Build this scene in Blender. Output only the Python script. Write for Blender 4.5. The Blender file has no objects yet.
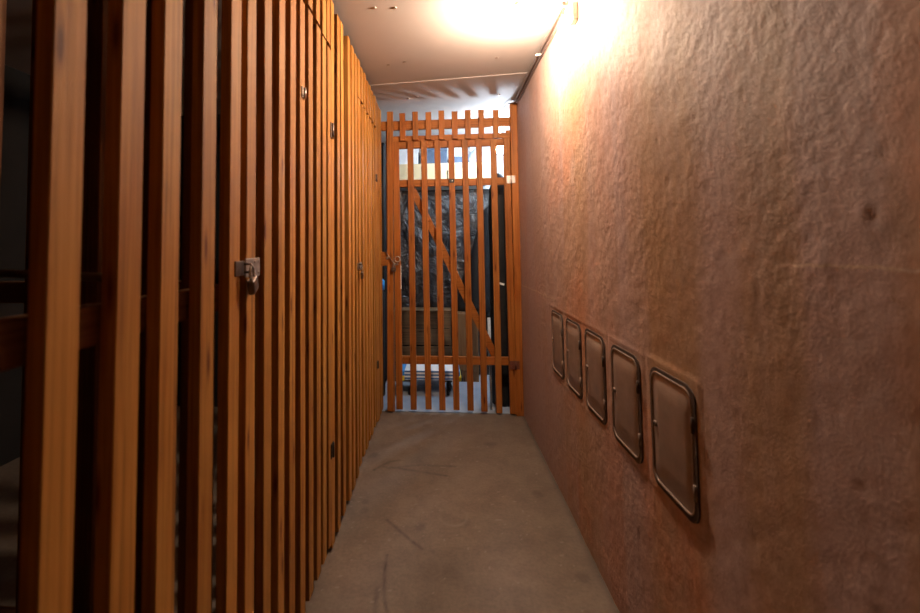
import bpy, bmesh, math, random
from mathutils import Vector, Matrix, noise

S = bpy.context.scene
COL = S.collection
random.seed(7)

# ------------------------------------------------------------------ camera
CAM_H = 1.1572
YAW, PITCH, ROLL = -8.86e-2, 4.59e-2, -1.02e-2
cyw, syw = math.cos(YAW), math.sin(YAW)
cp, sp = math.cos(PITCH), math.sin(PITCH)
fwd = Vector((syw*cp, cyw*cp, sp))
right = Vector((cyw, -syw, 0))
up = right.cross(fwd)
r2 = math.cos(ROLL)*right + math.sin(ROLL)*up
u2 = -math.sin(ROLL)*right + math.cos(ROLL)*up
cd = bpy.data.cameras.new('camera')
cam = bpy.data.objects.new('camera', cd)
COL.objects.link(cam)
cam.matrix_world = Matrix(((r2.x, u2.x, -fwd.x, 0), (r2.y, u2.y, -fwd.y, 0),
                           (r2.z, u2.z, -fwd.z, CAM_H), (0, 0, 0, 1)))
cd.sensor_width = 36
cd.lens = 36*440/920
cd.shift_x = (460-402.82)/920
cd.shift_y = -(306.5-228.38)/920
cd.clip_start = 0.02
cd.dof.use_dof = True
cd.dof.focus_distance = 2.6
cd.dof.aperture_fstop = 3.2
S.camera = cam

# ------------------------------------------------------------------ world, exposure
w = bpy.data.worlds.new('world'); S.world = w; w.use_nodes = True
w.node_tree.nodes['Background'].inputs[0].default_value = (1, .8, .62, 1)
w.node_tree.nodes['Background'].inputs[1].default_value = 0.004
S.view_settings.view_transform = 'Standard'
S.view_settings.look = 'None'
S.view_settings.gamma = 1
S.view_settings.use_curve_mapping = False
S.view_settings.exposure = 0.0

WARM = (1.0, .75, .54)
WARM_POWER = 2150.0      # radiance of the corridor bulb
COOL = (.72, .86, 1.0)
COOL_POWER = 560.0

XR, XL, D, H = .5428, -.4338, 3.134, 2.2

# ------------------------------------------------------------------ helpers
def tag(o, label=None, cat=None, group=None, kind=None):
    if label: o['label'] = label
    if cat: o['category'] = cat
    if group: o['group'] = group
    if kind: o['kind'] = kind
    return o

def thing(name, loc, label, cat, group=None):
    o = bpy.data.objects.new(name, None)
    o.empty_display_size = .05
    COL.objects.link(o); o.location = loc
    return tag(o, label, cat, group)

class MB:
    """collects shapes (world coordinates) and links them as one mesh object"""
    def __init__(s): s.bm = bmesh.new()
    def box(s, a, b, bev=0.0, rot=None, seg=1):
        a, b = Vector(a), Vector(b); c = (a+b)/2; d = b-a
        r = bmesh.ops.create_cube(s.bm, size=1)
        vs = r['verts']
        bmesh.ops.scale(s.bm, vec=d, verts=vs)
        if bev > 0:
            es = list({e for v in vs for e in v.link_edges})
            rr = bmesh.ops.bevel(s.bm, geom=es, offset=bev, segments=seg, profile=.5, affect='EDGES')
            vs = list({v for f in rr['faces'] for v in f.verts} | {v for v in vs if v.is_valid})
        M = Matrix.Translation(c)
        if rot is not None: M = M @ rot.to_4x4()
        bmesh.ops.transform(s.bm, matrix=M, verts=vs)
        return vs
    def tube(s, pts, rad, n=10, cap=True, closed=False):
        pts = [Vector(p) for p in pts]
        if not isinstance(rad, (list, tuple)): rad = [rad]*len(pts)
        rings = []
        prev = None
        for i, p in enumerate(pts):
            if closed: t = pts[(i+1) % len(pts)]-pts[i-1]
            else: t = pts[min(i+1, len(pts)-1)]-pts[max(i-1, 0)]
            t.normalize()
            if prev is None:
                a = Vector((0, 0, 1)) if abs(t.z) < .9 else Vector((1, 0, 0))
                x = t.cross(a).normalized()
            else:
                x = (prev-t*prev.dot(t)).normalized()
            prev = x; y = t.cross(x)
            rings.append([s.bm.verts.new(p+rad[i]*(math.cos(k*2*math.pi/n)*x+math.sin(k*2*math.pi/n)*y)) for k in range(n)])
        m = len(rings)
        for i in range(m if closed else m-1):
            A, B = rings[i], rings[(i+1) % m]
            for k in range(n):
                s.bm.faces.new((A[k], A[(k+1) % n], B[(k+1) % n], B[k])).smooth = True
        if cap and not closed:
            s.bm.faces.new(rings[0][::-1]); s.bm.faces.new(rings[-1])
    def lathe(s, o, axis, prof, n=24, smooth=True):
        o = Vector(o); axis = Vector(axis).normalized()
        a = Vector((0, 0, 1)) if abs(axis.z) < .9 else Vector((1, 0, 0))
        x = axis.cross(a).normalized(); y = axis.cross(x)
        rings = []
        for r, h in prof:
            rings.append([s.bm.verts.new(o+axis*h+max(r, 1e-5)*(math.cos(k*2*math.pi/n)*x+math.sin(k*2*math.pi/n)*y)) for k in range(n)])
        for A, B in zip(rings, rings[1:]):
            for k in range(n):
                s.bm.faces.new((A[k], A[(k+1) % n], B[(k+1) % n], B[k])).smooth = smooth
        s.bm.faces.new(rings[0][::-1]); s.bm.faces.new(rings[-1])
    def prism(s, poly, ax, a, b):
        """poly of 2D points in the plane normal to axis ax, extruded a..b"""
        def P(u, v, t):
            return Vector((t, u, v)) if ax == 0 else Vector((u, t, v)) if ax == 1 else Vector((u, v, t))
        A = [s.bm.verts.new(P(u, v, a)) for u, v in poly]
        B = [s.bm.verts.new(P(u, v, b)) for u, v in poly]
        n = len(poly)
        s.bm.faces.new(A[::-1]); s.bm.faces.new(B)
        for k in range(n): s.bm.faces.new((A[k], A[(k+1) % n], B[(k+1) % n], B[k]))
    def ring(s, outer, inner, ax, a, b):
        def P(u, v, t):
            return Vector((t, u, v)) if ax == 0 else Vector((u, t, v)) if ax == 1 else Vector((u, v, t))
        n = len(outer)
        q = [[s.bm.verts.new(P(u, v, t)) for u, v in poly] for poly, t in ((outer, a), (outer, b), (inner, b), (inner, a))]
        for j in range(4):
            A, B = q[j], q[(j+1) % 4]
            for k in range(n): s.bm.faces.new((A[k], A[(k+1) % n], B[(k+1) % n], B[k]))
    def slat(s, c, wid, thk, z0, z1, along='y', lean=0.0, bow=0.0, rough=.0006):
        """a sawn batten: chamfered section, slightly bowed; c = centre (x,y); along = the direction of its wide face"""
        ch = .0018
        a, b = wid/2, thk/2
        sec = [(-a+ch, -b), (a-ch, -b), (a, -b+ch), (a, b-ch), (a-ch, b), (-a+ch, b), (-a, b-ch), (-a, -b+ch)]
        n = 7; rings = []
        for i in range(n):
            t = i/(n-1); z = z0+(z1-z0)*t
            off = lean*(t-.5)*2+bow*(1-(2*t-1)**2)
            ring = []
            for u, v in sec:
                u += off + random.uniform(-rough, rough)*.5
                v += random.uniform(-rough, rough)*.4
                if along == 'y': p = (c[0]+v, c[1]+u, z)
                else: p = (c[0]+u, c[1]+v, z)
                ring.append(s.bm.verts.new(p))
            rings.append(ring)
        for A, B in zip(rings, rings[1:]):
            for k in range(8): s.bm.faces.new((A[k], A[(k+1) % 8], B[(k+1) % 8], B[k]))
        s.bm.faces.new(rings[0][::-1]); s.bm.faces.new(rings[-1])
    def build(s, name, mat, parent=None, smooth=False):
        bmesh.ops.recalc_face_normals(s.bm, faces=s.bm.faces)
        me = bpy.data.meshes.new(name)
        if parent is not None:
            off = Vector((0, 0, 0)); q = parent
            while q is not None: off += q.location; q = q.parent
            bmesh.ops.translate(s.bm, vec=-off, verts=s.bm.verts)
        if smooth:
            for f in s.bm.faces: f.smooth = True
        s.bm.to_mesh(me); s.bm.free()
        o = bpy.data.objects.new(name, me)
        if mat: me.materials.append(mat)
        COL.objects.link(o)
        if parent is not None: o.parent = parent
        return o

def rrect(y0, y1, z0, z1, r, n=6, skew=0):
    pts = []
    for cx, cz, a0 in ((y1-r, z1-r, 0), (y0+r, z1-r, 90), (y0+r, z0+r, 180), (y1-r, z0+r, 270)):
        for k in range(n+1):
            a = math.radians(a0+90*k/n)
            pts.append((cx+r*math.cos(a), cz+r*math.sin(a)))
    return pts

# ------------------------------------------------------------------ materials
def newmat(name):
    m = bpy.data.materials.new(name); m.use_nodes = True
    nt = m.node_tree; b = nt.nodes['Principled BSDF']
    return m, nt, b
def N(nt, t, **k):
    n = nt.nodes.new(t)
    for a, v in k.items():
        if a.startswith('i_'): n.inputs[a[2:].replace('_', ' ')].default_value = v
        else: setattr(n, a, v)
    return n
def ramp(nt, src, stops):
    r = nt.nodes.new('ShaderNodeValToRGB'); e = r.color_ramp.elements
    while len(e) < len(stops): e.new(.5)
    for q, (p, c) in zip(e, stops):
        q.position = p; q.color = (*c, 1) if len(c) == 3 else c
    nt.links.new(src, r.inputs[0]); return r.outputs[0]
def mix(nt, fac, a, b, mode='MIX'):
    n = nt.nodes.new('ShaderNodeMix'); n.data_type = 'RGBA'; n.blend_type = mode
    for s, v in ((0, fac), (6, a), (7, b)):
        if isinstance(v, (int, float)): n.inputs[s].default_value = v
        elif isinstance(v, tuple): n.inputs[s].default_value = (*v, 1)
        else: nt.links.new(v, n.inputs[s])
    return n.outputs[2]
def bump(nt, b, src, strength, dist):
    n = N(nt, 'ShaderNodeBump'); n.inputs['Strength'].default_value = strength
    n.inputs['Distance'].default_value = dist
    nt.links.new(src, n.inputs['Height']); nt.links.new(n.outputs[0], b.inputs['Normal'])

def wood(name, base, axis=2, rough=.55, dark=.55, var=.28):
    m, nt, b = newmat(name)
    tc = N(nt, 'ShaderNodeTexCoord'); geo = N(nt, 'ShaderNodeNewGeometry')
    add = N(nt, 'ShaderNodeVectorMath', operation='MULTIPLY_ADD')
    comb = N(nt, 'ShaderNodeCombineXYZ')
    for k in range(3): nt.links.new(geo.outputs['Random Per Island'], comb.inputs[k])
    nt.links.new(comb.outputs[0], add.inputs[0]); add.inputs[1].default_value = (17, 23, 31)
    nt.links.new(tc.outputs['Object'], add.inputs[2])
    def mapped(across, along):
        mp = N(nt, 'ShaderNodeMapping'); sc = [across]*3; sc[axis] = along
        mp.inputs['Scale'].default_value = sc
        nt.links.new(add.outputs[0], mp.inputs['Vector']); return mp.outputs[0]
    g1 = N(nt, 'ShaderNodeTexNoise', i_Scale=1, i_Detail=5, i_Roughness=.6, i_Distortion=.6)
    nt.links.new(mapped(90, 2.2), g1.inputs['Vector'])
    g2 = N(nt, 'ShaderNodeTexNoise', i_Scale=1, i_Detail=3)
    nt.links.new(mapped(14, 3.5), g2.inputs['Vector'])
    fine = N(nt, 'ShaderNodeTexNoise', i_Scale=1, i_Detail=4, i_Roughness=.7)
    nt.links.new(mapped(500, 60), fine.inputs['Vector'])
    kn = N(nt, 'ShaderNodeTexVoronoi', i_Scale=1, i_Randomness=1.0)
    nt.links.new(mapped(22, 4.2), kn.inputs['Vector'])
    d = tuple(c*dark for c in base)
    lt = (min(1, base[0]*1.22), min(1, base[1]*1.32), min(1, base[2]*1.5))
    c = ramp(nt, g1.outputs['Fac'], [(.28, d), (.5, base), (.72, lt)])
    c2 = ramp(nt, g2.outputs['Fac'], [(.3, (.80, .66, .52)), (.55, (1, 1, 1)), (.75, (1.0, 1.06, 1.15))])
    c = mix(nt, .8, c, c2, 'MULTIPLY')
    isl = ramp(nt, geo.outputs['Random Per Island'], [(0, (1-var, 1-var*1.15, 1-var*1.3)), (.35, (1, .97, .92)), (.7, (1.0, .92, .84)), (1, (1, 1.08, 1.18))])
    c = mix(nt, 1, c, isl, 'MULTIPLY')
    kf = ramp(nt, kn.outputs['Distance'], [(.06, (1, 1, 1)), (.11, (.5, .5, .5)), (.2, (0, 0, 0))])
    c = mix(nt, kf, c, (base[0]*.30, base[1]*.16, base[2]*.10))
    nt.links.new(c, b.inputs['Base Color'])
    b.inputs['Roughness'].default_value = rough
    b.inputs['Specular IOR Level'].default_value = .22
    h = N(nt, 'ShaderNodeMath', operation='ADD')
    nt.links.new(g1.outputs['Fac'], h.inputs[0]); nt.links.new(fine.outputs['Fac'], h.inputs[1])
    bump(nt, b, h.outputs[0], .35, .002)
    return m

def plain(name, col, rough=.5, metal=0.0, var=.15, scale=30, bmp=0.0, spec=.5):
    m, nt, b = newmat(name)
    tc = N(nt, 'ShaderNodeTexCoord')
    n = N(nt, 'ShaderNodeTexNoise', i_Scale=scale, i_Detail=5, i_Roughness=.6)
    nt.links.new(tc.outputs['Object'], n.inputs['Vector'])
    c = ramp(nt, n.outputs['Fac'], [(.3, tuple(x*(1-var) for x in col)), (.7, tuple(min(1, x*(1+var)) for x in col))])
    nt.links.new(c, b.inputs['Base Color'])
    b.inputs['Roughness'].default_value = rough; b.inputs['Metallic'].default_value = metal
    b.inputs['Specular IOR Level'].default_value = spec
    if bmp: bump(nt, b, n.outputs['Fac'], bmp, .003)
    return m

def emit(name, col, power):
    m, nt, b = newmat(name)
    b.inputs['Base Color'].default_value = (*col, 1)
    b.inputs['Emission Color'].default_value = (*col, 1)
    b.inputs['Emission Strength'].default_value = power
    return m

CR = 1
PINE = (.40, .182, .038)
M = {}
M['slat'] = wood('weathered_pine_upright', PINE, 2, .6)
M['rail'] = wood('pine_lengthwise', PINE, 1, .6)
M['cross'] = wood('pine_crosswise', PINE, 0, .6)
M['gate'] = wood('varnished_pine_upright', (.32, .112, .022), 2, .5, var=.14)
M['gate_rail'] = wood('varnished_pine_crosswise', (.32, .112, .022), 0, .5, var=.14)
M['steel'] = plain('dull_steel', (.42, .38, .34), .38, .85, .2, 60)
M['zinc'] = plain('bright_zinc', (.75, .74, .72), .25, .9, .1, 60)
M['dark_steel'] = plain('aged_dark_steel', (.16, .12, .10), .4, .8, .3, 60)
M['black_iron'] = plain('black_iron', (.03, .025, .022), .5, .4, .3, 60)
M['brass'] = plain('dark_brass', (.30, .20, .10), .35, .8, .2, 60)
M['rust'] = plain('rust_brown_paint', (.12, .035, .02), .6, .1, .3, 80)
M['hatch'] = plain('hatch_painted_metal', (.275, .205, .17), .45, .1, .18, 14, .12)
M['hatch_rim'] = plain('hatch_rim_metal', (.25, .19, .16), .5, .15, .2, 40)
M['hatch_seal'] = plain('hatch_dark_joint', (.05, .032, .025), .8, 0, .4, 120)
M['cable'] = plain('brown_grey_cable', (.13, .10, .09), .5)
M['white_plastic'] = plain('white_plastic', (.8, .78, .74), .4)
M['black_plastic'] = plain('black_plastic', (.012, .012, .013), .6, 0, .3, spec=.25)
M['cream'] = plain('cream_card', (.86, .70, .42), .6, 0, .06, 6)
M['white_box'] = plain('white_card', (.86, .87, .88), .6, 0, .03)
M['navy_box'] = plain('slate_blue_card', (.09, .13, .20), .6)
M['pale_blue'] = plain('pale_blue_plastic', (.55, .66, .80), .5)
M['blue'] = plain('bright_blue_plastic', (.03, .30, .75), .4)
M['yellow'] = plain('yellow_plastic', (.80, .58, .03), .4)
M['sack'] = plain('grey_sack_cloth', (.42, .40, .33), .9, 0, .2, 40, .4)
M['dark_rail'] = wood('dark_pine_lengthwise', (.14, .055, .018), 1, .7)  # rear rails, posts and divider: pine much darker than the front slats
M['dark_slat'] = wood('dark_pine_upright', (.14, .055, .018), 2, .7)
M['dark_cross'] = wood('dark_pine_crosswise', (.12, .05, .018), 0, .7)
M['crate'] = wood('dull_brown_planks', (.13, .085, .045), 0, .7)
M['cabinet'] = wood('brown_cabinet_wood', (.17, .10, .05), 2, .6)
M['wall_white'] = plain('white_wall_paint', (.80, .82, .84), .8, 0, .05, 8)
M['dark_wall'] = plain('cellar_wall', (.009, .008, .008), .9, 0, .2, 6)  # near-black colour stands in for the darkness behind the slats

def mat_plaster():
    m, nt, b = newmat('rough_plaster')
    tc = N(nt, 'ShaderNodeTexCoord')
    def nz(scale, sc, detail=6, rough=.6, dist=0.0):
        mp = N(nt, 'ShaderNodeMapping'); mp.inputs['Scale'].default_value = sc
        nt.links.new(tc.outputs['Object'], mp.inputs['Vector'])
        n = N(nt, 'ShaderNodeTexNoise', i_Scale=scale, i_Detail=detail, i_Roughness=rough, i_Distortion=dist)
        nt.links.new(mp.outputs[0], n.inputs['Vector']); return n.outputs['Fac']
    streak = nz(1, (1, 6.0, .45), 4, .55, .3)
    patch = nz(2.2, (1, 1, .6), 4, .6, .3)
    mott = nz(40, (1, 1, 1), 8, .8)
    fine = nz(210, (1, 1, 1), 6, .75)
    lump0 = nz(46, (1, 1, 1), 3, .5)
    msk = ramp(nt, nz(5, (1, 1, .7), 2, .5), [(.38, (.25, .25, .25)), (.62, (1, 1, 1))])
    lump = mix(nt, 1, lump0, msk, 'MULTIPLY')
    c = ramp(nt, patch, [(.34, (.345, .222, .122)), (.5, (.40, .250, .155)), (.62, (.47, .222, .115))])
    st = ramp(nt, streak, [(.46, (0, 0, 0)), (.60, (1, 1, 1))])
    # broad limewash bands, lilac grey against brown, at their places along the wall
    sy = N(nt, 'ShaderNodeSeparateXYZ'); nt.links.new(tc.outputs['Object'], sy.inputs[0])
    wob = nz(1, (1, 5, 1.4), 4, .6)
    yy = N(nt, 'ShaderNodeMath', operation='MULTIPLY_ADD'); nt.links.new(wob, yy.inputs[0]); yy.inputs[1].default_value = .10; nt.links.new(sy.outputs[1], yy.inputs[2])
    yn = N(nt, 'ShaderNodeMath', operation='DIVIDE'); nt.links.new(yy.outputs[0], yn.inputs[0]); yn.inputs[1].default_value = 3.4
    g_ = lambda v: (v, v, v)
    bands = ramp(nt, yn.outputs[0], [((y_+.05)/3.4, g_(v_)) for y_, v_ in [(.1, .1), (.54, .0), (.60, .85), (.69, .95), (.745, .1), (.86, .15), (.91, .6), (.97, .6), (1.03, .05), (1.22, .05), (1.36, .7), (1.62, .45), (1.82, .15), (2.2, .5), (3.0, .8)]])
    st = mix(nt, .3, bands, st, 'ADD')
    c = mix(nt, st, c, (.41, .305, .30))
    mt = ramp(nt, mott, [(.3, (.72, .64, .56)), (.5, (1, 1, 1)), (.72, (1.15, 1.17, 1.2))])
    c = mix(nt, .75, c, mt, 'MULTIPLY')
    # pale formwork joints: thin wavering lines of their own colour
    geo = N(nt, 'ShaderNodeSeparateXYZ'); nt.links.new(tc.outputs['Object'], geo.inputs[0])
    wv = nz(9, (1, 1, 0), 4, .7)
    def M_(op, a, b_=None, clamp=False):
        n = N(nt, 'ShaderNodeMath', operation=op, use_clamp=clamp)
        for k, v in enumerate((a, b_)):
            if v is None: continue
            if isinstance(v, (int, float)): n.inputs[k].default_value = v
            else: nt.links.new(v, n.inputs[k])
        return n.outputs[0]
    def joint(z0, lo, hi, wd, st):
        d = M_('ABSOLUTE', M_('SUBTRACT', M_('SUBTRACT', geo.outputs[2], z0), M_('MULTIPLY', M_('SUBTRACT', wv, .5), .03)))
        f = M_('SUBTRACT', 1.0, M_('DIVIDE', d, wd), True)
        f = M_('MULTIPLY', f, M_('MULTIPLY', M_('GREATER_THAN', geo.outputs[1], lo), M_('LESS_THAN', geo.outputs[1], hi)))
        return M_('MULTIPLY', f, M_('MULTIPLY', M_('SUBTRACT', mott, .25, True), st*2))
    jf = M_('ADD', joint(1.125, -2, .74, .0035, 1.3), joint(.90, 2.2, 4, .006, 1.0), True)
    c = mix(nt, jf, c, (.62, .50, .40))
    nt.links.new(c, b.inputs['Base Color'])
    b.inputs['Roughness'].default_value = .62
    b.inputs['Specular IOR Level'].default_value = .25
    a1 = N(nt, 'ShaderNodeMath', operation='MULTIPLY_ADD'); a1.inputs[1].default_value = .45
    nt.links.new(fine, a1.inputs[0]); nt.links.new(lump, a1.inputs[2])
    bump(nt, b, a1.outputs[0], .5, .0085)
    return m
M['plaster'] = mat_plaster()

def mat_floor():
    m, nt, b = newmat('worn_concrete')
    tc = N(nt, 'ShaderNodeTexCoord')
    def nz(scale, detail=6, rough=.6, dist=0.0):
        n = N(nt, 'ShaderNodeTexNoise', i_Scale=scale, i_Detail=detail, i_Roughness=rough, i_Distortion=dist)
        nt.links.new(tc.outputs['Object'], n.inputs['Vector']); return n.outputs['Fac']
    a = nz(3.5, 6, .6, .4); f = nz(70, 5, .7); s = nz(12, 4, .6)
    c = ramp(nt, a, [(.3, (.125, .098, .075)), (.55, (.160, .125, .096)), (.75, (.185, .147, .115))])
    c = mix(nt, .6, c, ramp(nt, f, [(.3, (.68, .68, .68)), (.7, (1.25, 1.25, 1.25))]), 'MULTIPLY')
    c = mix(nt, .45, c, ramp(nt, s, [(.35, (.72, .70, .68)), (.6, (1.05, 1.05, 1.05))]), 'MULTIPLY')
    at = N(nt, 'ShaderNodeAttribute', attribute_name='scuff_and_edge')
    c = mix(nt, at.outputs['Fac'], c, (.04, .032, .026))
    at2 = N(nt, 'ShaderNodeAttribute', attribute_name='pale')
    c = mix(nt, at2.outputs['Fac'], c, (.28, .25, .22))
    nt.links.new(c, b.inputs['Base Color'])
    b.inputs['Roughness'].default_value = .7
    bump(nt, b, f, .25, .002)
    return m
M['floor'] = mat_floor()
M['ceiling'] = plain('ceiling_board', (.42, .385, .37), .75, 0, .03, 5, .05)

def mat_film():
    m, nt, b = newmat('crinkled_grey_film')
    tc = N(nt, 'ShaderNodeTexCoord')
    n = N(nt, 'ShaderNodeTexNoise', i_Scale=9, i_Detail=6, i_Roughness=.6, i_Distortion=1.5)
    nt.links.new(tc.outputs['Object'], n.inputs['Vector'])
    c = ramp(nt, n.outputs['Fac'], [(.3, (.016, .016, .017)), (.7, (.045, .042, .041))])
    nt.links.new(c, b.inputs['Base Color'])
    b.inputs['Roughness'].default_value = .22
    bump(nt, b, n.outputs['Fac'], .9, .03)
    return m
M['film'] = mat_film()

def mat_bands():
    m, nt, b = newmat('blue_white_bands')
    tc = N(nt, 'ShaderNodeTexCoord'); sx = N(nt, 'ShaderNodeSeparateXYZ')
    nt.links.new(tc.outputs['Object'], sx.inputs[0])
    mu = N(nt, 'ShaderNodeMath', operation='MULTIPLY'); mu.inputs[1].default_value = 38
    nt.links.new(sx.outputs[2], mu.inputs[0])
    fr = N(nt, 'ShaderNodeMath', operation='FRACT'); nt.links.new(mu.outputs[0], fr.inputs[0])
    gt = N(nt, 'ShaderNodeMath', operation='GREATER_THAN'); gt.inputs[1].default_value = .5
    nt.links.new(fr.outputs[0], gt.inputs[0])
    c = mix(nt, gt.outputs[0], (.08, .18, .42), (.85, .88, .92))
    nt.links.new(c, b.inputs['Base Color']); b.inputs['Roughness'].default_value = .4
    return m
M['bands'] = mat_bands()

# ------------------------------------------------------------------ setting: right wall (rough plaster, real relief)
HATCH = [(1.029, .554), (1.298, .553), (1.563, .556), (1.820, .555), (2.078, .555)]   # near edge y, bottom z
HW, HH = .196, .287
def wall_right():
    bm = bmesh.new()
    y0, y1, st = -1.6, D+.07, .0065
    ny = int((y1-y0)/st); nzv = int(H/st)
    vs = []
    for i in range(ny+1):
        y = y0+(y1-y0)*i/ny
        row = []
        for j in range(nzv+1):
            z = H*j/nzv
            p = Vector((y, z, 0))
            d = .005*noise.noise(p*1.3)
            lum = noise.fractal(p*9.0, .9, 2.1, 4)
            d += .0015*lum
            f_ = noise.noise(p*38.0+Vector((1, 2, 3))); d += .0006*f_*abs(f_)*2
            pit = noise.noise(p*17.0+Vector((9, 3, 0)))
            pit2 = noise.noise(p*7.0+Vector((2, 8, 5)))
            pf = noise.noise(Vector((y*52, z*34, 7.0)))
            if pf > .38 and pit2 > .0: d -= (pf-.38)*.0045
            # formwork seams
            d += .0006*math.exp(-((z-1.125-.01*noise.noise(Vector((y*5, 0, 0))))/.006)**2)*(1 if y < .75 else 0)
            d += .0006*math.exp(-((z-.90-.004*math.sin(y*9))/.006)**2)*(1 if y > 2.15 else 0)
            # trowel streaks
            s = noise.noise(Vector(((y*.9+z*1.2)*16, (z-y)*2.2, 4)))
            d += .0007*s
            # calm near the ends of the hatches so that the frames sit in the plaster
            for hy, hz in HATCH:
                dy = max(hy-.012-y, y-hy-HW-.012, 0); dz = max(hz-.012-z, z-hz-HH-.012, 0)
                q = math.hypot(dy, dz)
                if q < .018:
                    k = q/.018
                    d = d*k + .0015*math.sin(k*math.pi)
            if y > 2.5: d *= .55
            row.append(bm.verts.new((XR-d, y, z)))
        vs.append(row)
    for i in range(ny):
        for j in range(nzv):
            bm.faces.new((vs[i][j], vs[i][j+1], vs[i+1][j+1], vs[i+1][j])).smooth = True
    # thickness
    r = bmesh.ops.create_cube(bm, size=1)['verts']
    bmesh.ops.scale(bm, vec=(.12, y1-y0, H), verts=r)
    bmesh.ops.translate(bm, vec=(XR+.09, (y0+y1)/2, H/2), verts=r)
    me = bpy.data.meshes.new('wall_right'); bm.to_mesh(me); bm.free()
    me.materials.append(M['plaster'])
    o = bpy.data.objects.new('wall_right', me); COL.objects.link(o)
    tag(o, kind='structure')
wall_right()

# ------------------------------------------------------------------ floor with scuffs
def seg_d(p, a, b):
    ab = b-a; t = max(0, min(1, (p-a).dot(ab)/ab.length_squared)); return (p-a-ab*t).length
V2 = lambda *a: Vector(a)
SCUFF = []   # filled from floor coordinates of the marks
SCUFF_RAW = [([(-0.252, 1.92), (-0.19, 1.851), (-0.14, 1.796), (-0.094, 1.751)], 0.007, 1.0), ([(-0.225, 1.706), (-0.22, 1.595), (-0.209, 1.51), (-0.192, 1.447)], 0.006, 1.0), ([(-0.237, 1.534), (-0.23, 1.444)], 0.009, 0.7), ([(-0.349, 2.376), (-0.265, 2.371), (-0.179, 2.348), (0.003, 2.304)], 0.009, 0.7), ([(-0.372, 2.337), (-0.306, 2.428), (-0.247, 2.455)], 0.01, 0.7), ([(-0.298, 2.363), (-0.134, 2.407), (0.051, 2.403)], 0.009, 0.6), ([(-0.094, 1.755), (-0.006, 1.717), (0.084, 1.661)], 0.02, 0.2), ([(0.624, 2.405), (0.545, 1.977)], 0.004, 0.3)]
BLOB = [(-0.108, 1.883, 0.022, 0.6), (0.084, 1.923, 0.022, 0.35), (-0.398, 2.503, 0.03, 0.6), (-0.368, 2.045, 0.02, 0.5), (-0.358, 1.984, 0.02, 0.45), (0.432, 2.167, 0.025, 0.5), (0.478, 1.642, 0.022, 0.5), (0.265, 2.687, 0.03, 0.4), (0.012, 1.636, 0.04, 0.3), (-0.431, 2.057, 0.015, 0.5), (0.32, 2.459, 0.03, 0.25), (0.291, 1.83, 0.05, 0.2)]
def floor():
    bm = bmesh.new()
    x0, x1, y0, y1 = -2.4, 1.3, -1.6, 4.45
    xs = [x0, -1.6, -1.0, -.62] + [-.45+.0065*k for k in range(int(1.02/.0065)+1)] + [.62, 1.0, x1]
    ys = [y0, -.8, 0, .4, .8] + [.95+.0075*k for k in range(int(2.3/.0075)+1)] + [3.4, 3.8, 4.1, y1]
    sc = bm.verts.layers.float.new('scuff_and_edge'); pl = bm.verts.layers.float.new('pale')
    g = []
    for x in xs:
        row = []
        for y in ys:
            v = bm.verts.new((x, y, 0)); p = Vector((x, y)); q = 0; pa = 0
            if -.45 < x < .56 and .95 < y < 3.2:
                for pts, wd, st in SCUFF_RAW:
                    d = min(seg_d(p, Vector(a), Vector(b)) for a, b in zip(pts, pts[1:]))
                    if d < .03: q = max(q, st*math.exp(-(d/wd)**2)*(.7+.6*noise.noise(Vector((x*60, y*25, 0)))))
                for bx, by, br, st in BLOB:
                    d = math.hypot(x-bx, (y-by)*.8)
                    d *= 1+.35*noise.noise(Vector((x*25, y*25, 3)))
                    q = max(q, st*.8*math.exp(-(d/br)**4))
                if x > .515: q = max(q, .5*min(1, (x-.515)/.02))  # floor also darker in a narrow band along the right wall
                d = abs(math.hypot(x-0.030, (y-1.968)*.9)-.06)
                pa = .35*math.exp(-(d/.007)**2)*max(0, noise.noise(Vector((x*8, y*8, 8)))+.3)
                if noise.noise(Vector((x*55, y*55, 20))) > .62: pa = .4
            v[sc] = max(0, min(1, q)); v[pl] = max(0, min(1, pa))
            row.append(v)
        g.append(row)
    for i in range(len(xs)-1):
        for j in range(len(ys)-1):
            bm.faces.new((g[i][j], g[i+1][j], g[i+1][j+1], g[i][j+1]))
    r = bmesh.ops.create_cube(bm, size=1)['verts']
    bmesh.ops.scale(bm, vec=(x1-x0, y1-y0, .1), verts=r)
    bmesh.ops.translate(bm, vec=((x0+x1)/2, (y0+y1)/2, -.055), verts=r)
    me = bpy.data.meshes.new('floor'); bm.to_mesh(me); bm.free()
    me.materials.append(M['floor'])
    o = bpy.data.objects.new('floor', me); COL.objects.link(o); tag(o, kind='structure')
floor()

# ------------------------------------------------------------------ ceiling boards and screws
b = MB()
def board(y0l, y0r, y1l, y1r, z):
    # a board whose joints run slightly askew; l at x=-2.4, r at x=1.3
    top = z+.05
    V = [(-2.4, y0l, z), (1.3, y0r, z), (1.3, y1r, z), (-2.4, y1l, z)]
    lo = [b.bm.verts.new(v) for v in V]; hi = [b.bm.verts.new((v[0], v[1], top)) for v in V]
    b.bm.faces.new(lo[::-1]); b.bm.faces.new(hi)
    for k in range(4): b.bm.faces.new((lo[k], lo[(k+1) % 4], hi[(k+1) % 4], hi[k]))
def seam(y): return y+.232, y-.126      # left, right ends of a joint crossing x=0 at y
a0, b0 = seam(2.688); 
board(-1.6, -1.6, seam(.62)[0], seam(.62)[1], H+.0005)
board(seam(.62)[0]+.001, seam(.62)[1]+.001, a0, b0, H)
board(a0+.001, b0+.001, 4.45, 4.45, H-.0025)
ceil = b.build('ceiling', M['ceiling']); tag(ceil, kind='structure')
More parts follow.
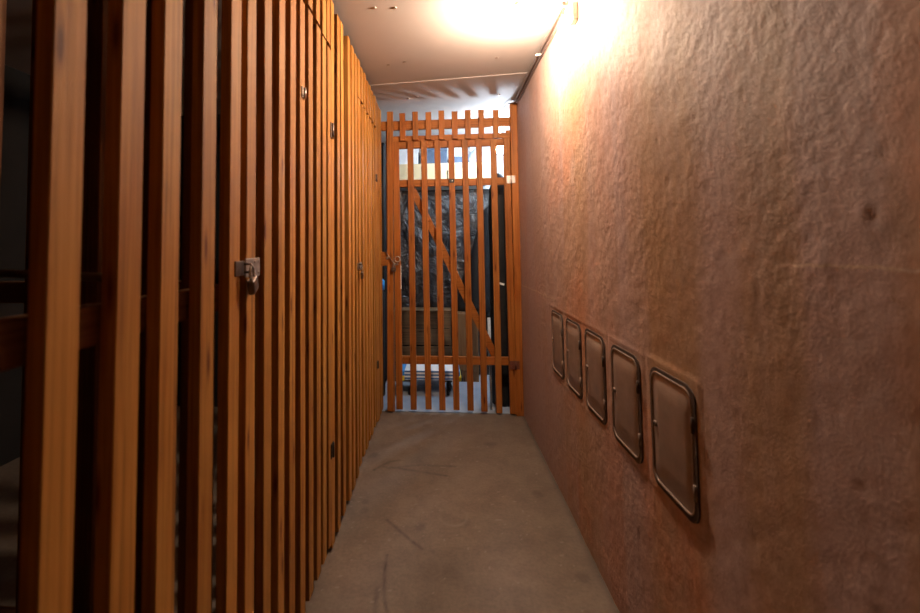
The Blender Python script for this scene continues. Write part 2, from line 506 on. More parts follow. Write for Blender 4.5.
for x, y in [(-.279, 1.844), (-.191, 1.853), (-.286, 2.439), (-.192, 2.409), (.316, 2.414), (-.218, 3.00), (-.157, 2.966), (.21, 1.86), (.40, 3.0)]:
    m = MB(); m.lathe((x, y, H-(.004 if y > 2.7 else 0)), (0, 0, -1), [(.011, -.002), (.011, .0006), (.008, .0026), (.003, .0034)], 14)
    m.build('screw', M['steel'], ceil)

# remaining walls
def wallbox(name, a, b_, mat):
    m = MB(); m.box(a, b_); o = m.build(name, mat); tag(o, kind='structure')
m = MB(); m.box((-.99, D+.035, 0), (1.15, 4.35, .004)); tag(m.build('floor', plain('pale_bluish_floor', (.30, .34, .41), .55, 0, .1, 7)), kind='structure')  # floor slab beyond the gate in a paler, bluer colour
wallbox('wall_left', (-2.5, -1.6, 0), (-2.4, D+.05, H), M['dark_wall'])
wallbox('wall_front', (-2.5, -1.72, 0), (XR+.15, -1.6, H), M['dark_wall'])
wallbox('wall_back', (-1.1, 4.35, 0), (1.3, 4.45, H), M['wall_white'])
wallbox('wall_side', (1.15, D+.07, 0), (1.3, 4.35, H), M['wall_white'])
wallbox('wall_corner', (XR+.03, D+.07, 0), (1.15, D+.17, H), M['wall_white'])
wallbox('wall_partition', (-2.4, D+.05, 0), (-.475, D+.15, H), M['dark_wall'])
wallbox('wall_end', (-1.1, D+.15, 0), (-1.0, 4.35, H), M['wall_white'])

# ------------------------------------------------------------------ slatted partitions and doors on the left
TH = .023
XC = XL-TH/2
def panel(name, parent, ys, z0=.02, z1=2.17, mat='slat', jz=.012, leans=None):
    m = MB()
    for i, y in enumerate(ys):
        wd = .048+random.uniform(-.0015, .0015)
        ln = random.uniform(-.004, .004) if leans is None or i not in leans else leans[i]
        m.slat((XC+random.uniform(-.0012, .0012), y), wd, TH, z0+random.uniform(-jz, jz)*.8, z1+random.uniform(-jz, jz), 'y',
               ln, random.uniform(-.003, .003))
    return m.build(name, M[mat], parent)

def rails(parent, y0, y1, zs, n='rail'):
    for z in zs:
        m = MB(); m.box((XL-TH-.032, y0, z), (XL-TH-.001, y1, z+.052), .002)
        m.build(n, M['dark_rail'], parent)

def brace(parent, y0, z0, y1, z1):
    m = MB(); a = Vector((0, y0, z0)); c = Vector((0, y1, z1)); dd = c-a; L = dd.length
    ang = math.atan2(dd.z, dd.y)
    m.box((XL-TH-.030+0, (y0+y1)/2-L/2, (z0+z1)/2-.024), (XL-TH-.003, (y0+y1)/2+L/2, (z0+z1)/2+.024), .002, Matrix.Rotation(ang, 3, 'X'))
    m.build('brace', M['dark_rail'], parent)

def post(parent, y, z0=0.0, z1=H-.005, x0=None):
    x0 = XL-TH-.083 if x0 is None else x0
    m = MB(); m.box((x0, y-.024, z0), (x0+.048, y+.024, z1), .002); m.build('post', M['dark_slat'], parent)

# near partition
t = thing('slatted_partition', (XC, .1, 0), 'nearest stretch of pine slat wall at the left picture edge, before the first padlocked door', 'partition')
ys = [.892, .784, .673, .578, .471, .370]
yv = .27
while yv > -1.5: ys.append(yv); yv -= .1
panel('slat_panel', t, ys, .015, 2.185, leans={0: .003, 1: .002, 2: .003, 3: .005, 4: .003, 5: .003})
rails(t, -1.55, .92, [.24, 1.033, 2.06])
post(t, .895); post(t, -.55)
# first door
t = thing('slatted_door', (XC, 1.325, 0), 'slatted pine door held by the nearer grey hasp and padlock', 'door', )
d1 = t
panel('slat_panel', t, [.970, 1.070, 1.163, 1.251, 1.345, 1.428, 1.522, 1.600, 1.681], .045, 1.957, jz=.006)
for z in (.33, 1.06, 1.62):
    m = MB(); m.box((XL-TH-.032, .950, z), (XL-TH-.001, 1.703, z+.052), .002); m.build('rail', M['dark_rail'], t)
brace(t, 1.0, .42, 1.66, 1.05)
# strip of short slats above it
t = thing('slatted_transom', (XC, 1.325, 1.97), 'short pine slats between ceiling and the top of the nearer padlocked door', 'transom')
panel('slat_panel', t, [.975, 1.06, 1.155, 1.245, 1.335, 1.425, 1.515, 1.605, 1.675], 1.972, 2.175, jz=.006)
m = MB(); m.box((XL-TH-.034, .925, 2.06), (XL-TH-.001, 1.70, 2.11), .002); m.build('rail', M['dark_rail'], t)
# middle partition
t = thing('slatted_partition', (XC, 1.98, 0), 'pine slat wall between the hinged edge of the near door and the farther padlocked door', 'partition')
panel('slat_panel', t, [1.731, 1.828, 1.910, 2.046, 2.140, 2.227], .02, 2.17, jz=.008, leans={1: .006, 2: -.010, 4: .004})
rails(t, 1.712, 2.25, [.24, 1.033, 2.06])
post(t, 1.735); post(t, 2.222)
# second door
t = thing('slatted_door', (XC, 2.60, 0), 'slatted pine door with the farther small padlock, near the end gate', 'door')
d2 = t
panel('slat_panel', t, [2.312, 2.42, 2.51, 2.612, 2.70, 2.80, 2.89], .04, 1.965, jz=.006)
for z in (.33, 1.09, 1.62):
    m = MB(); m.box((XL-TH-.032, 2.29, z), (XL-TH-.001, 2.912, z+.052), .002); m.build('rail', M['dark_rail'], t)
t = thing('slatted_transom', (XC, 2.60, 1.98), 'short pine slats above the farther padlocked door', 'transom')
panel('slat_panel', t, [2.32, 2.41, 2.505, 2.60, 2.695, 2.79, 2.885], 1.978, 2.175, jz=.006)
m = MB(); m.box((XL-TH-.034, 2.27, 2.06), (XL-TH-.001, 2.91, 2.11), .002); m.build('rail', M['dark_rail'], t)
# last stretch
t = thing('slatted_partition', (XC, 3.03, 0), 'narrow last stretch of pine slat wall meeting the gate at the corridor end', 'partition')
panel('slat_panel', t, [2.94, 2.995, 3.075, 3.155], .02, 2.17, jz=.006)
rails(t, 2.918, 3.18, [.24, 2.06])
m = MB(); m.box((XL-.048, 3.135, 1.035), (XL+.048, 3.165, 1.135), .003); tag(m.build('block', M['gate_rail'], t), 'wooden block bridging the gap to the gate post')
post(t, 2.945)

# cross partition inside the lockers, seen through the gaps
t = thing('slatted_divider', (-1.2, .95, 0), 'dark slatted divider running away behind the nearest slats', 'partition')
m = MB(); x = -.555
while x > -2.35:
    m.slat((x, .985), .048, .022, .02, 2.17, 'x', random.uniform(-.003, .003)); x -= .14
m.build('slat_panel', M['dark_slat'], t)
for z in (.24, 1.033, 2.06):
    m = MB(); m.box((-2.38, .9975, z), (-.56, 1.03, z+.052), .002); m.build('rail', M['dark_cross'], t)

# ------------------------------------------------------------------ hinges, hasps, padlocks
def hinge(parent, y, z, h, mat, wd=.035, label=None):
    m = MB()
    m.box((XL, y-wd/2, z-h/2), (XL+.003, y+wd/2, z+h/2), .0008)
    m.tube([(XL+.005, y+wd*.1, z-h/2), (XL+.005, y+wd*.1, z+h/2)], .0045, 10)
    for s in (-1, 1):
        for q in (-1, 1): m.lathe((XL+.003, y+q*wd*.32, z+s*h*.3), (1, 0, 0), [(.003, 0), (.002, .0015)], 8)
    o = m.build('hinge', mat, parent)
    if label: tag(o, label)
hinge(d1, 1.706, 1.631, .062, M['dark_steel'])
hinge(d1, 1.700, .385, .055, M['black_iron'], label='black lower hinge')
hinge(d1, 1.345, 1.655, .035, M['steel'], .03, 'small grey metal plate')
hinge(d2, 2.893, 1.631, .05, M['dark_steel'])
hinge(d2, 2.893, .40, .05, M['black_iron'])

def hasp(parent, y, z, w_=.075, h=.042):
    m = MB(); m.box((XL+.0, y, z-h/2), (XL+.0035, y+w_, z+h/2), .001)
    for q in (.62, .9):
        for s in (-1, 1): m.lathe((XL+.0035, y+w_*q, z+s*h*.3), (1, 0, 0), [(.0035, 0), (.002, .0018)], 8)
    o = m.build('hasp', M['steel'], parent)
    m = MB()   # staple loop standing out from the jamb through the hasp
    pts = [(XL-.002, y-.004, z-.009), (XL+.016, y-.004, z-.009), (XL+.022, y-.004, z), (XL+.016, y-.004, z+.009), (XL-.002, y-.004, z+.009)]
    m.tube(pts, .0028, 8)
    m.box((XL-.001, y-.045, z-.016), (XL+.002, y-.004, z+.016), .0008)
    tag(m.build('staple', M['dark_steel'], parent), 'dark staple plate')
    return o
def padlock(loc, tilt, label, s=1.0, turn=0.0, mat='dark_steel'):
    x, y, z = loc
    t = thing('padlock', loc, label, 'padlock')
    def T(m): 
        R = Matrix.Translation(Vector(loc)) @ Matrix.Rotation(turn, 4, 'Z') @ Matrix.Rotation(tilt, 4, 'X') @ Matrix.Scale(s, 4)
        bmesh.ops.transform(m.bm, matrix=R, verts=m.bm.verts)
    m = MB(); pts = []
    for k in range(13):
        a = math.pi*k/12; pts.append((0, -.0115*math.cos(a), -.012+.0115*math.sin(a)))
    pts = [(0, -.0115, -.030)]+pts+[(0, .0115, -.030)]
    m.tube(pts, .0028, 10); T(m); m.build('shackle', M['zinc'], t)
    m = MB(); m.box((-.0075, -.0185, -.062), (.0075, .0185, -.028), .004, seg=3); T(m); bd = m.build('body', M[mat], t)
    m = MB(); m.lathe((0, 0, -.0615), (0, 0, -1), [(.0055, -.001), (.0055, .001), (.003, .0012)], 12)
    T(m); m.build('keyhole', M['brass'], bd)
    return t
hasp(d1, .936, 1.118)
padlock((XL+.017, .932, 1.122), .38, 'dark padlock hanging askew from the nearer hasp on the slatted wall', 1.0, .15)
hasp(d2, 2.268, 1.068, .07, .04)
padlock((XL+.018, 2.264, 1.066), .12, 'small dark padlock on the farther slatted door', 1.0, .2)

# ------------------------------------------------------------------ gate at the corridor end
GT = .022
t = thing('slatted_screen', (.06, D, 0), 'fixed pine frame around the end gate with a row of short slats on top', 'screen')
gm, gr = M['gate'], M['gate_rail']
m = MB(); m.slat((-.372, D+GT/2), .043, GT+.004, .015, 2.152, 'x', .008, 0); tag(m.build('post', gm, t))
m = MB(); m.box((.4935, D-.004, .0), (.5425, D+.042, 2.178), .002)
m.build('post', gm, t)
m = MB()
for i, px in enumerate([-.2745, -.1815, -.0865, .0075, .1025, .196, .290, .3935]):
    m.slat((px, D+GT/2), .041, GT, 1.938+random.uniform(-.003, .003), 2.142+random.uniform(-.006, .006), 'x', random.uniform(-.001, .001))
m.build('slat_panel', gm, t)
m = MB(); m.box((-.432, D+GT+.001, 2.022), (.493, D+GT+.032, 2.088), .002); m.build('rail', gr, t)
m = MB(); m.box((-.36, D+GT+.001, 1.935), (.493, D+GT+.026, 1.975), .002); m.build('rail', gr, t)
m = MB(); m.box((-.398, D+GT+.004, 0.0), (-.352, D+GT+.05, 2.02), .002); m.build('rear_post', gm, t)

m = MB(); m.box((.470, D+.054, 0), (.5425, D+.066, 2.0), .001); m.build('light_block_strip', gm, t)  # unseen strip added to block lamp glare beside the right stile

g = thing('slatted_gate', (.08, D, 0), 'slatted pine gate with diagonal brace closing the corridor end', 'gate')
m = MB()
tops = [-.3195, -.217, -.116, -.0190, .0795, .176, .2735, .3745, .468]
for i, px in enumerate(tops):
    z0 = .028 if i < 7 else .015
    m.slat((px, D+GT/2), .0425 if i not in (0, 8) else .045, GT, z0+random.uniform(-.003, .004), 1.930+random.uniform(-.002, .003), 'x', random.uniform(-.002, .002)-.004, random.uniform(-.002, .002))
m.build('slat_panel', gm, g)
for z0, z1 in ((1.884, 1.933), (1.603, 1.655), (.337, .392)):
    m = MB(); m.box((-.338, D+GT+.001, z0), (.488, D+GT+.027, z1), .002); m.build('rail', gr, g)
m = MB(); a = Vector((-.225, 0, 1.62)); c = Vector((.37, 0, .375)); dd = c-a
m.box(((a.x+c.x)/2-dd.length/2, D+GT+.028, (a.z+c.z)/2-.0255), ((a.x+c.x)/2+dd.length/2, D+GT+.048, (a.z+c.z)/2+.0255), .002,
      Matrix.Rotation(-math.atan2(dd.z, dd.x), 3, 'Y'))
m.build('brace', gr, g)
m = MB(); m.box((.458, D-.008, 1.608), (.518, D-.0045, 1.662), .0008)
m.tube([(.489, D-.010, 1.608), (.489, D-.010, 1.662)], .0045, 10)
for q in (.465, .478, .500, .512):
    for zz in (1.615, 1.652): m.lathe((q, D-.008, zz), (0, -1, 0), [(.003, 0), (.002, .002)], 8)
tag(m.build('hinge', M['zinc'], g), 'bright upper hinge')
m = MB(); m.box((.452, D-.008, .318), (.520, D-.0045, .375), .0008)
m.tube([(.493, D-.010, .318), (.493, D-.010, .375)], .005, 10)
tag(m.build('hinge', M['rust'], g), 'rust brown lower hinge')
m = MB(); m.box((.058, D-.005, 1.622), (.093, D-.0005, 1.650), .001)
lp = m.build('latch_plate', M['black_iron'], g); tag(lp, 'small black plate')
m = MB(); m.lathe((.078, D-.005, 1.636), (0, -1, 0), [(.006, 0), (.006, .002), (.003, .004)], 12); m.build('rivet', M['zinc'], lp)
# pale split edge on the left stile
m = MB(); m.box((-.2975, D-.0005, .87), (-.293, D+.004, 1.035), .0008); tag(m.build('strip', M['white_plastic'], g), 'pale strip on the stile edge')
# hook and eye plus padlock
hk = thing('wire_hook', (-.36, D-.01, 1.07), 'bent dark wire hook and eye at the left edge of the end gate', 'hook')
m = MB(); m.tube([(-.405, D-.004, 1.135), (-.395, D-.012, 1.125), (-.380, D-.018, 1.105), (-.362, D-.02, 1.08), (-.345, D-.02, 1.055), (-.328, D-.02, 1.045), (-.312, D-.014, 1.045)], .0045, 8)
m.build('hook', M['dark_steel'], hk)
m = MB(); pts = [(-.318+.019*math.cos(k*math.pi/8), D-.014, 1.082+.019*math.sin(k*math.pi/8)) for k in range(16)]
m.tube(pts, .0035, 8, closed=True)
m.tube([(-.318, D-.012, 1.063), (-.318, D+.004, 1.060)], .0035, 8)
m.build('ring', M['steel'], hk)
m = MB(); m.tube([(-.378, D-.001, 1.10), (-.378, D-.022, 1.098)], .005, 8); m.lathe((-.392, D-.002, 1.09), (0, -1, 0), [(.011, 0), (.011, .004), (.006, .007)], 14)
m.build('eye_screw', M['zinc'], hk)
padlock((-.345, D-.022, 1.048), .0, 'small dark padlock hanging at the left edge of the end gate', .85, math.pi/2)

# ------------------------------------------------------------------ metal hatches in the right wall
labels = ['nearest and largest looking of the five rounded metal wall hatches',
          'second nearest rounded metal wall hatch, dark ragged joint on its near side',
          'middle one of the five rounded metal wall hatches',
          'second rounded metal wall hatch from the gate end of the row',
          'rounded metal wall hatch closest to the end gate']
for i, ((y, z), lab) in enumerate(zip(HATCH, labels)):
    t = thing('wall_hatch', (XR, y+HW/2, z), lab, 'hatch', 'row of metal hatches in the plaster wall')
    y1, z1 = y+HW, z+HH
    # y grows away from the camera; near edge = y
    m = MB()
    out = rrect(y-.009, y1+.004, z-.006, z1+.006, .036, 8); inn = rrect(y+.004, y1-.003, z+.004, z1-.003, .030, 8)
    out = [(u+.002*noise.noise(Vector((u*60, v*60, i*3.0))), v+.002*noise.noise(Vector((u*60, v*60, i*3.0+9)))) for u, v in out]
    m.ring(out, inn, 0, XR+.02, XR-.0035)
    fr = m.build('frame', M['hatch_seal'], t); tag(fr, 'dark frame joint')
    m = MB()
    o1 = rrect(y+.004, y1-.003, z+.004, z1-.003, .030, 8); o2 = rrect(y+.009, y1-.008, z+.0095, z1-.008, .027, 8)
    m.ring(o1, o2, 0, XR+.01, XR-.0055)
    rim = m.build('rim', M['hatch_rim'], t)
    bv = rim.modifiers.new('bevel', 'BEVEL'); bv.width = .003; bv.segments = 3; bv.limit_method = 'ANGLE'
    m = MB()
    # slightly domed door leaf
    rings = []
    for s, dx in ((1.0, .001), (.985, -.001), (.6, -.0028), (.25, -.0034)):
        cy_, cz_ = (y+y1)/2, (z+z1)/2
        rings.append([m.bm.verts.new((XR+dx-.0012, cy_+(u-cy_)*s, cz_+(v-cz_)*s)) for u, v in rrect(y+.008, y1-.007, z+.0085, z1-.007, .028, 8)])
    for A, B in zip(rings, rings[1:]):
        for k in range(len(A)): m.bm.faces.new((A[k], A[(k+1) % len(A)], B[(k+1) % len(A)], B[k])).smooth = True
    m.bm.faces.new(rings[-1])
    leaf = m.build('door_leaf', M['hatch'], t)
    m = MB(); m.lathe((XR-.004, y1-.022, z+HH*.52), (-1, 0, 0), [(.0075, -.002), (.0075, .003), (.0045, .004)], 12)
    k_ = m.build('lock', M['hatch_rim'], leaf)
    m = MB(); m.box((XR-.0088, y1-.0245, z+HH*.52-.0025), (XR-.0075, y1-.0195, z+HH*.52+.0025)); m.build('keyhole', M['black_iron'], leaf)
    for zz in (z+.068, z+HH-.075):
        m = MB(); m.box((XR-.007, y-.005, zz-.014), (XR+.004, y+.006, zz+.014), .002)
        m.tube([(XR-.006, y-.001, zz-.017), (XR-.006, y-.001, zz+.017)], .0036, 10)
        m.build('hinge', M['hatch_rim'] if zz < z+.1 else M['hatch_seal'], t)

# ------------------------------------------------------------------ corridor lamp high on the right wall
lx, ly, lz = .33, 1.87, 2.125
t = thing('wall_lamp', (XR, 1.76, 2.08), 'glaring warm bulb on a small bracket high on the plaster wall', 'lamp')
m = MB(); m.box((XR-.022, 1.735, 2.045), (XR+.004, 1.785, 2.120), .006, seg=2); m.build('base', M['white_plastic'], t)
m = MB(); m.tube([(XR-.015, 1.762, 2.105), (XR-.03, 1.80, 2.135), (lx+.02, ly, 2.166), (lx, ly, 2.168)], .006, 8); m.build('bracket', M['steel'], t)
m = MB(); m.lathe((lx, ly, 2.172), (0, 0, -1), [(.016, 0), (.017, .01), (.015, .022), (.013, .026)], 18); m.build('socket', M['white_plastic'], t)
m = MB(); m.lathe((lx, ly, 2.148), (0, 0, -1), [(.012, 0), (.016, .006), (.025, .02), (.029, .034), (.026, .048), (.017, .058), (.006, .062)], 24)
m.build('bulb', emit('warm_bulb', WARM, WARM_POWER), t)

# conduit and cable in the ceiling corner
m = MB(); m.tube([(XR-.018, y, H-.018-(.004 if y > 2.7 else 0)+.002*math.sin(y*5)) for y in [1.86+.1*k for k in range(14)]], .009, 10)
tag(m.build('conduit', M['cable']), 'brown-grey conduit in the corner of ceiling and plaster wall', 'conduit')
m = MB(); m.tube([(XR-.010, y, H-.040-.004*math.sin(y*7)) for y in [1.9+.1*k for k in range(12)]]+[(XR-.03, 3.09, H-.03), (XR-.06, 3.14, H-.022), (XR-.10, 3.3, H-.018)], .0042, 8)
tag(m.build('cable', M['cable']), 'thin dark cable under the ceiling conduit, bending away over the gate', 'cable')
t = thing('cable_clip', (XR, 2.33, H-.03), 'small white clip holding the ceiling conduit', 'clip')
m = MB(); m.box((XR-.034, 2.322, H-.034), (XR-.001, 2.338, H-.0275), .001); m.lathe((XR-.03, 2.33, H-.03), (0, 0, -1), [(.009, -.002), (.009, .004), (.005, .006)], 12)
m.build('strap', M['white_plastic'], t)

# ------------------------------------------------------------------ store room behind the gate
gx, gy, gz = .482, 3.60, 1.96
t = thing('globe_lamp', (gx, gy, H), 'cold white globe lamp under the ceiling behind the gate', 'lamp')
m = MB(); m.lathe((gx, gy, H-.004), (0, 0, -1), [(.04, 0), (.04, .012), (.012, .03), (.010, H-gz-.05)], 20); m.build('holder', M['white_plastic'], t)
m = MB(); m.lathe((gx, gy, gz+.042), (0, 0, -1), [(.012, 0)]+[(max(.004, .042*math.sin(math.pi*k/12)), .042-.042*math.cos(math.pi*k/12)) for k in range(2, 12)]+[(.004, .084)], 24)
m.build('globe', emit('cold_globe', COOL, COOL_POWER), t)

t = thing('wall_shelf', (-.2, 4.1, 1.73), 'cream fronted shelf board across the back of the store room', 'shelf')
m = MB(); m.box((-.465, 3.98, 1.905), (.46, 4.345, 1.925), .002); m.build('board', M['white_box'], t)
m = MB(); m.box((-.465, 3.965, 1.735), (.46, 3.979, 1.925), .002); m.build('fascia', M['cream'], t)
for x in (-.44, -.02, .4):
    m = MB(); m.box((x, 3.98, 1.76), (x+.02, 4.345, 1.905), .002); m.build('bracket', M['steel'], t)
m = MB(); m.box((.058, 3.958, 1.78), (.064, 3.966, 1.86)); tag(m.build('handle', M['black_iron'], t), 'thin dark upright handle')

def boxthing(name, a, b_, mat, label, cat, lid=None):
    t = thing(name, ((a[0]+b_[0])/2, (a[1]+b_[1])/2, a[2]), label, cat)
    h = b_[2]-a[2]
    m = MB(); m.box(a, (b_[0], b_[1], a[2]+h*.72), .003); m.build('body', mat, t)
    m = MB(); m.box((a[0]-.004, a[1]-.004, a[2]+h*.72), (b_[0]+.004, b_[1]+.004, b_[2]), .003); m.build('lid', lid or mat, t)
    return t
boxthing('storage_box', (-.455, 4.02, 1.926), (-.21, 4.3, 2.09), M['white_box'], 'white box at the left end of the store room shelf', 'box')
boxthing('storage_box', (-.15, 4.02, 1.926), (.055, 4.3, 2.10), M['navy_box'], 'slate blue box on the shelf, right of the white box', 'box')
boxthing('storage_box', (.085, 4.02, 1.926), (.20, 4.3, 2.02), M['navy_box'], 'low dark box with a pale lid on the shelf', 'box', M['pale_blue'])
# pale bag: pinched sack
t = thing('plastic_bag', (.33, 4.12, 1.926), 'pale blue plastic bag slumped at the right end of the shelf', 'bag')
m = MB(); prof = []
for k in range(14):
    q = k/13; prof.append((.095*math.sin(math.pi*min(.92, .22+q*.74))**.7*(1-.25*q), .155*q))
m.lathe((.33, 4.12, 1.926), (0, 0, 1), prof, 28)
for v in m.bm.verts:
    n_ = noise.noise(v.co*22); v.co.x += .012*n_; v.co.y += .012*noise.noise(v.co*25+Vector((4, 4, 4)))
m.build('bag_body', M['pale_blue'], t)
m = MB(); m.tube([(.33, 4.12, 2.07), (.335, 4.12, 2.09), (.35, 4.11, 2.105)], [.022, .010, .02], 10); m.build('knot', M['pale_blue'], t)
t = thing('wall_box', (-.35, 4.3, 2.12), 'blue grey box fixed under the ceiling at the far left of the store room', 'box')
m = MB(); m.box((-.42, 4.16, 2.125), (-.24, 4.348, 2.195), .004); m.build('body', M['pale_blue'], t)

# film wrapped bulky item behind the chests
t = thing('wrapped_mattress', (-.10, 4.2, 0), 'mattress wrapped in crinkled grey film standing upright behind the gate', 'mattress')
m = MB(); nx, nzv = 70, 90
def film(x, z, front):
    yb = 4.10 if front else 4.30
    d = .022*noise.fractal(Vector((x*7, z*5, 2 if front else 8)), 1, 2, 4)
    return yb+(-d if front else d)*min(1, 8*min(x+.46, .45-x)+.1)
for front in (True, False):
    G_ = [[m.bm.verts.new((-.46+.91*i/nx, film(-.46+.91*i/nx, 1.70*j/nzv, front), .0+1.70*j/nzv)) for j in range(nzv+1)] for i in range(nx+1)]
    for i in range(nx):
        for j in range(nzv): m.bm.faces.new((G_[i][j], G_[i+1][j], G_[i+1][j+1], G_[i][j+1])).smooth = True
    if front: F_ = G_
B_ = G_
for i in range(nx):
    m.bm.faces.new((F_[i][nzv], F_[i+1][nzv], B_[i+1][nzv], B_[i][nzv])); m.bm.faces.new((F_[i][0], B_[i][0], B_[i+1][0], F_[i+1][0]))
for j in range(nzv):
    m.bm.faces.new((F_[0][j], F_[0][j+1], B_[0][j+1], B_[0][j])); m.bm.faces.new((F_[nx][j], B_[nx][j], B_[nx][j+1], F_[nx][j+1]))
m.build('film_cover', M['film'], t)

# black bags: one narrow by the right post, one slumped on the cabinet
def blob_bag(name, loc, zh, cxs, rxs, ry, label, tagged=False):
    t = thing(name, loc, label, 'bag')
    m = MB(); n = 28; rings = []
    for k in range(30):
        q = k/29; z = loc[2]+zh*q
        cx = cxs[0]+(cxs[1]-cxs[0])*q; rx = rxs[0]+(rxs[1]-rxs[0])*q; rr = ry
        if q > .93: f = (1-q)/.07*.7+.3; rx *= f; rr = ry*f
        if q < .018: rx *= .93
        ring = []
        for j in range(n):
            a = 2*math.pi*j/n
            w_ = 1+.14*noise.noise(Vector((math.cos(a)*2.2, math.sin(a)*2.2, z*4+loc[0]*9)))
            ring.append(m.bm.verts.new((cx+rx*w_*math.cos(a), loc[1]+rr*w_*math.sin(a), z)))
        rings.append(ring)
    for A, B in zip(rings, rings[1:]):
        for j in range(n): m.bm.faces.new((A[j], A[(j+1) % n], B[(j+1) % n], B[j])).smooth = True
    m.bm.faces.new(rings[0][::-1]); m.bm.faces.new(rings[-1])
    m.build('bag_body', M['black_plastic'], t)
    return t
t = blob_bag('black_bag', (.45, 3.38, 0), 1.72, (.435, .435), (.080, .078), .085, 'tall narrow black plastic bag standing by the right gate post')
m = MB(); m.box((.405, 3.285, .885), (.45, 3.297, .90), .001, Matrix.Rotation(.3, 3, 'Y')); tag(m.build('tag', M['white_box'], t), 'small white tag')
blob_bag('black_bag', (.30, 3.97, .602), .95, (.27, .45), (.17, .06), .07, 'black plastic bag slumped on the small cabinet, tapering up to the right')

# plank crate and cabinet
t = thing('plank_crate', (-.36, 3.98, 0), 'low brown plank crate behind the left half of the gate', 'crate')
m = MB()
for z in (.02, .17, .32, .465): m.box((-.465, 3.86, z), (.068, 3.875, z+.138), .002)
m.build('front', M['crate'], t)
for nm, a, b_ in (('side', (-.465, 3.876, .02), (-.45, 4.06, .603)), ('side', (.053, 3.876, .02), (.068, 4.06, .603)), ('lid', (-.465, 3.855, .604), (.068, 4.06, .618)),
                  ('bottom', (-.465, 3.86, 0), (.068, 4.06, .019))):
    m = MB(); m.box(a, b_, .002); m.build(nm, M['crate'], t)
for z in (.155, .305, .456):
    pass
t = thing('wooden_cabinet', (.19, 3.97, 0), 'small brown wooden cabinet with a white knob right of the plank crate', 'cabinet')
m = MB(); m.box((.082, 3.885, .0), (.30, 4.06, .60), .003); m.build('body', M['cabinet'], t)
m = MB(); m.box((.088, 3.868, .10), (.294, 3.884, .59), .003); dr = m.build('door', M['cabinet'], t)
m = MB(); m.lathe((.108, 3.868, .50), (0, -1, 0), [(.005, 0), (.005, .012), (.012, .018), (.012, .024), (.006, .028)], 16); m.build('knob', M['white_plastic'], dr)

# low trolley with banded deck
t = thing('low_trolley', (-.12, 3.6, 0), 'low trolley with blue and white bands, yellow ends and black castors', 'trolley')
m = MB(); m.box((-.31, 3.50, .125), (.085, 3.74, .20), .004); m.build('deck', M['bands'], t)
for s, x in ((-1, -.31), (1, .085)):
    m = MB(); m.box((min(x, x+s*.05), 3.495, .118), (max(x, x+s*.05), 3.745, .155), .008, seg=2); e_ = m.build('end_cap', M['yellow'], t)
    m = MB(); m.box((min(x, x+s*.04), 3.50, .156), (max(x, x+s*.04), 3.74, .195), .006, seg=2); m.build('corner', M['blue'], t)
    m = MB(); m.box((min(x+s*.051, x+s*.06), 3.50, .12), (max(x+s*.051, x+s*.06), 3.74, .15), .004); m.build('bumper', M['black_plastic'], t)
for x in (-.27, .03):
    for y in (3.53, 3.70):
        m = MB(); m.tube([(x, y, .126), (x+.012, y, .10), (x+.022, y, .07), (x+.016, y, .045), (x, y, .026)], [.014, .012, .011, .011, .010], 10)
        lg = m.build('castor_fork', M['black_plastic'], t)
        m = MB(); m.lathe((x-.012, y, .026), (1, 0, 0), [(.018, 0), (.026, .004), (.026, .02), (.018, .024)], 18); m.build('wheel', M['black_plastic'], lg)
# pale crate tucked below
t = thing('ribbed_crate', (-.12, 3.77, 0), 'pale blue ribbed plastic crate on the floor behind the low trolley', 'crate')
m = MB(); m.box((-.24, 3.755, 0), (.0, 3.845, .115), .004)
for k in range(4): m.box((-.245, 3.750, .012+.026*k), (.005, 3.756, .024+.026*k), .001)
m.build('body', M['pale_blue'], t)

# pole leaning in the gap
t = thing('pole', (.33, 3.24, 0), 'thin metal pole with a blue upper half leaning behind the gate', 'pole')
m = MB(); m.tube([(.335, 3.24, .0), (.331, 3.235, .32)], .0085, 12); m.build('lower_tube', M['steel'], t)
m = MB(); m.tube([(.331, 3.235, .32), (.327, 3.225, .655)], .011, 12); tag(m.build('upper_tube', M['pale_blue'], t), 'light blue upper tube')
m = MB(); m.lathe((.331, 3.235, .31), (0, 0, 1), [(.011, 0), (.013, .004), (.013, .018), (.011, .022)], 14); m.build('collar', M['dark_steel'], t)

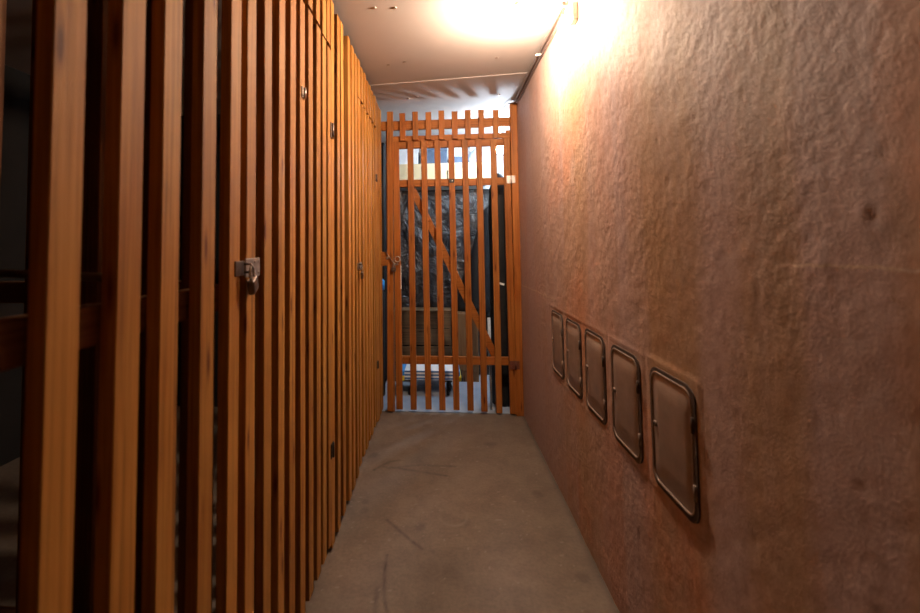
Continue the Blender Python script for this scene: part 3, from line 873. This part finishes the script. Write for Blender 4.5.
# dark cupboard added for darkness, and a blue lidded canister, both in the chink left of the gate
t = thing('dark_backing', (-.72, 3.97, 0), 'tall black-brown cupboard added to keep the chink left of the gate dark', 'backing')
m = MB(); m.box((-.95, 3.67, .06), (-.475, 4.3, 2.06), .004); m.build('body', M['black_plastic'], t)
m = MB(); m.box((-.945, 3.652, .08), (-.715, 3.669, 2.04), .003); m.build('door', M['black_plastic'], t)
m = MB(); m.box((-.709, 3.652, .08), (-.48, 3.669, 2.04), .003); m.build('door', M['black_plastic'], t)
m = MB(); m.box((-.93, 3.70, 0), (-.50, 4.28, .06)); m.build('plinth', M['black_iron'], t)
t = thing('canister', (-.527, 3.50, 0), 'dark canister with a bright blue lid behind the chink left of the gate', 'canister')
m = MB(); m.lathe((-.527, 3.50, .005), (0, 0, 1), [(.06, 0), (.065, .01), (.065, .80), (.058, .825)], 24); m.build('body', M['black_plastic'], t)
m = MB(); m.lathe((-.527, 3.50, .83), (0, 0, 1), [(.066, 0), (.066, .07), (.055, .085), (.02, .09)], 24); tag(m.build('lid', M['blue'], t), 'bright blue lid')

# things in the nearest locker
t = thing('grey_sack', (-.68, .52, 0), 'pale grey sack standing at the bottom left behind the first slats', 'sack')
m = MB(); n = 28; rings = []
for k in range(24):
    q = k/23; z = .50*q
    rx = .17*math.sqrt(max(.02, 1-max(0, q-.55)**2/.22)); ry = rx*.8
    ring = []
    for j in range(n):
        a = 2*math.pi*j/n
        w_ = 1+.10*noise.noise(Vector((math.cos(a)*1.7, math.sin(a)*1.7, z*3)))
        ring.append(m.bm.verts.new((-.74+rx*w_*math.cos(a), .57+ry*w_*math.sin(a), z)))
    rings.append(ring)
for A, B in zip(rings, rings[1:]):
    for j in range(n): m.bm.faces.new((A[j], A[(j+1) % n], B[(j+1) % n], B[j])).smooth = True
m.bm.faces.new(rings[0][::-1]); m.bm.faces.new(rings[-1])
m.build('sack_body', M['sack'], t)
m = MB(); m.tube([(-.74, .57, .495), (-.74, .57, .52), (-.73, .58, .56)], [.05, .028, .055], 14); m.build('neck', M['sack'], t)
t = thing('broomstick', (-.7, .7, 0), 'pale stick lying across the gap behind the first two slats', 'stick')
m = MB(); m.tube([(-1.1, .86, 1.12), (-.53, .70, 1.112)], .008, 10); m.build('stick', M['crate'], t)
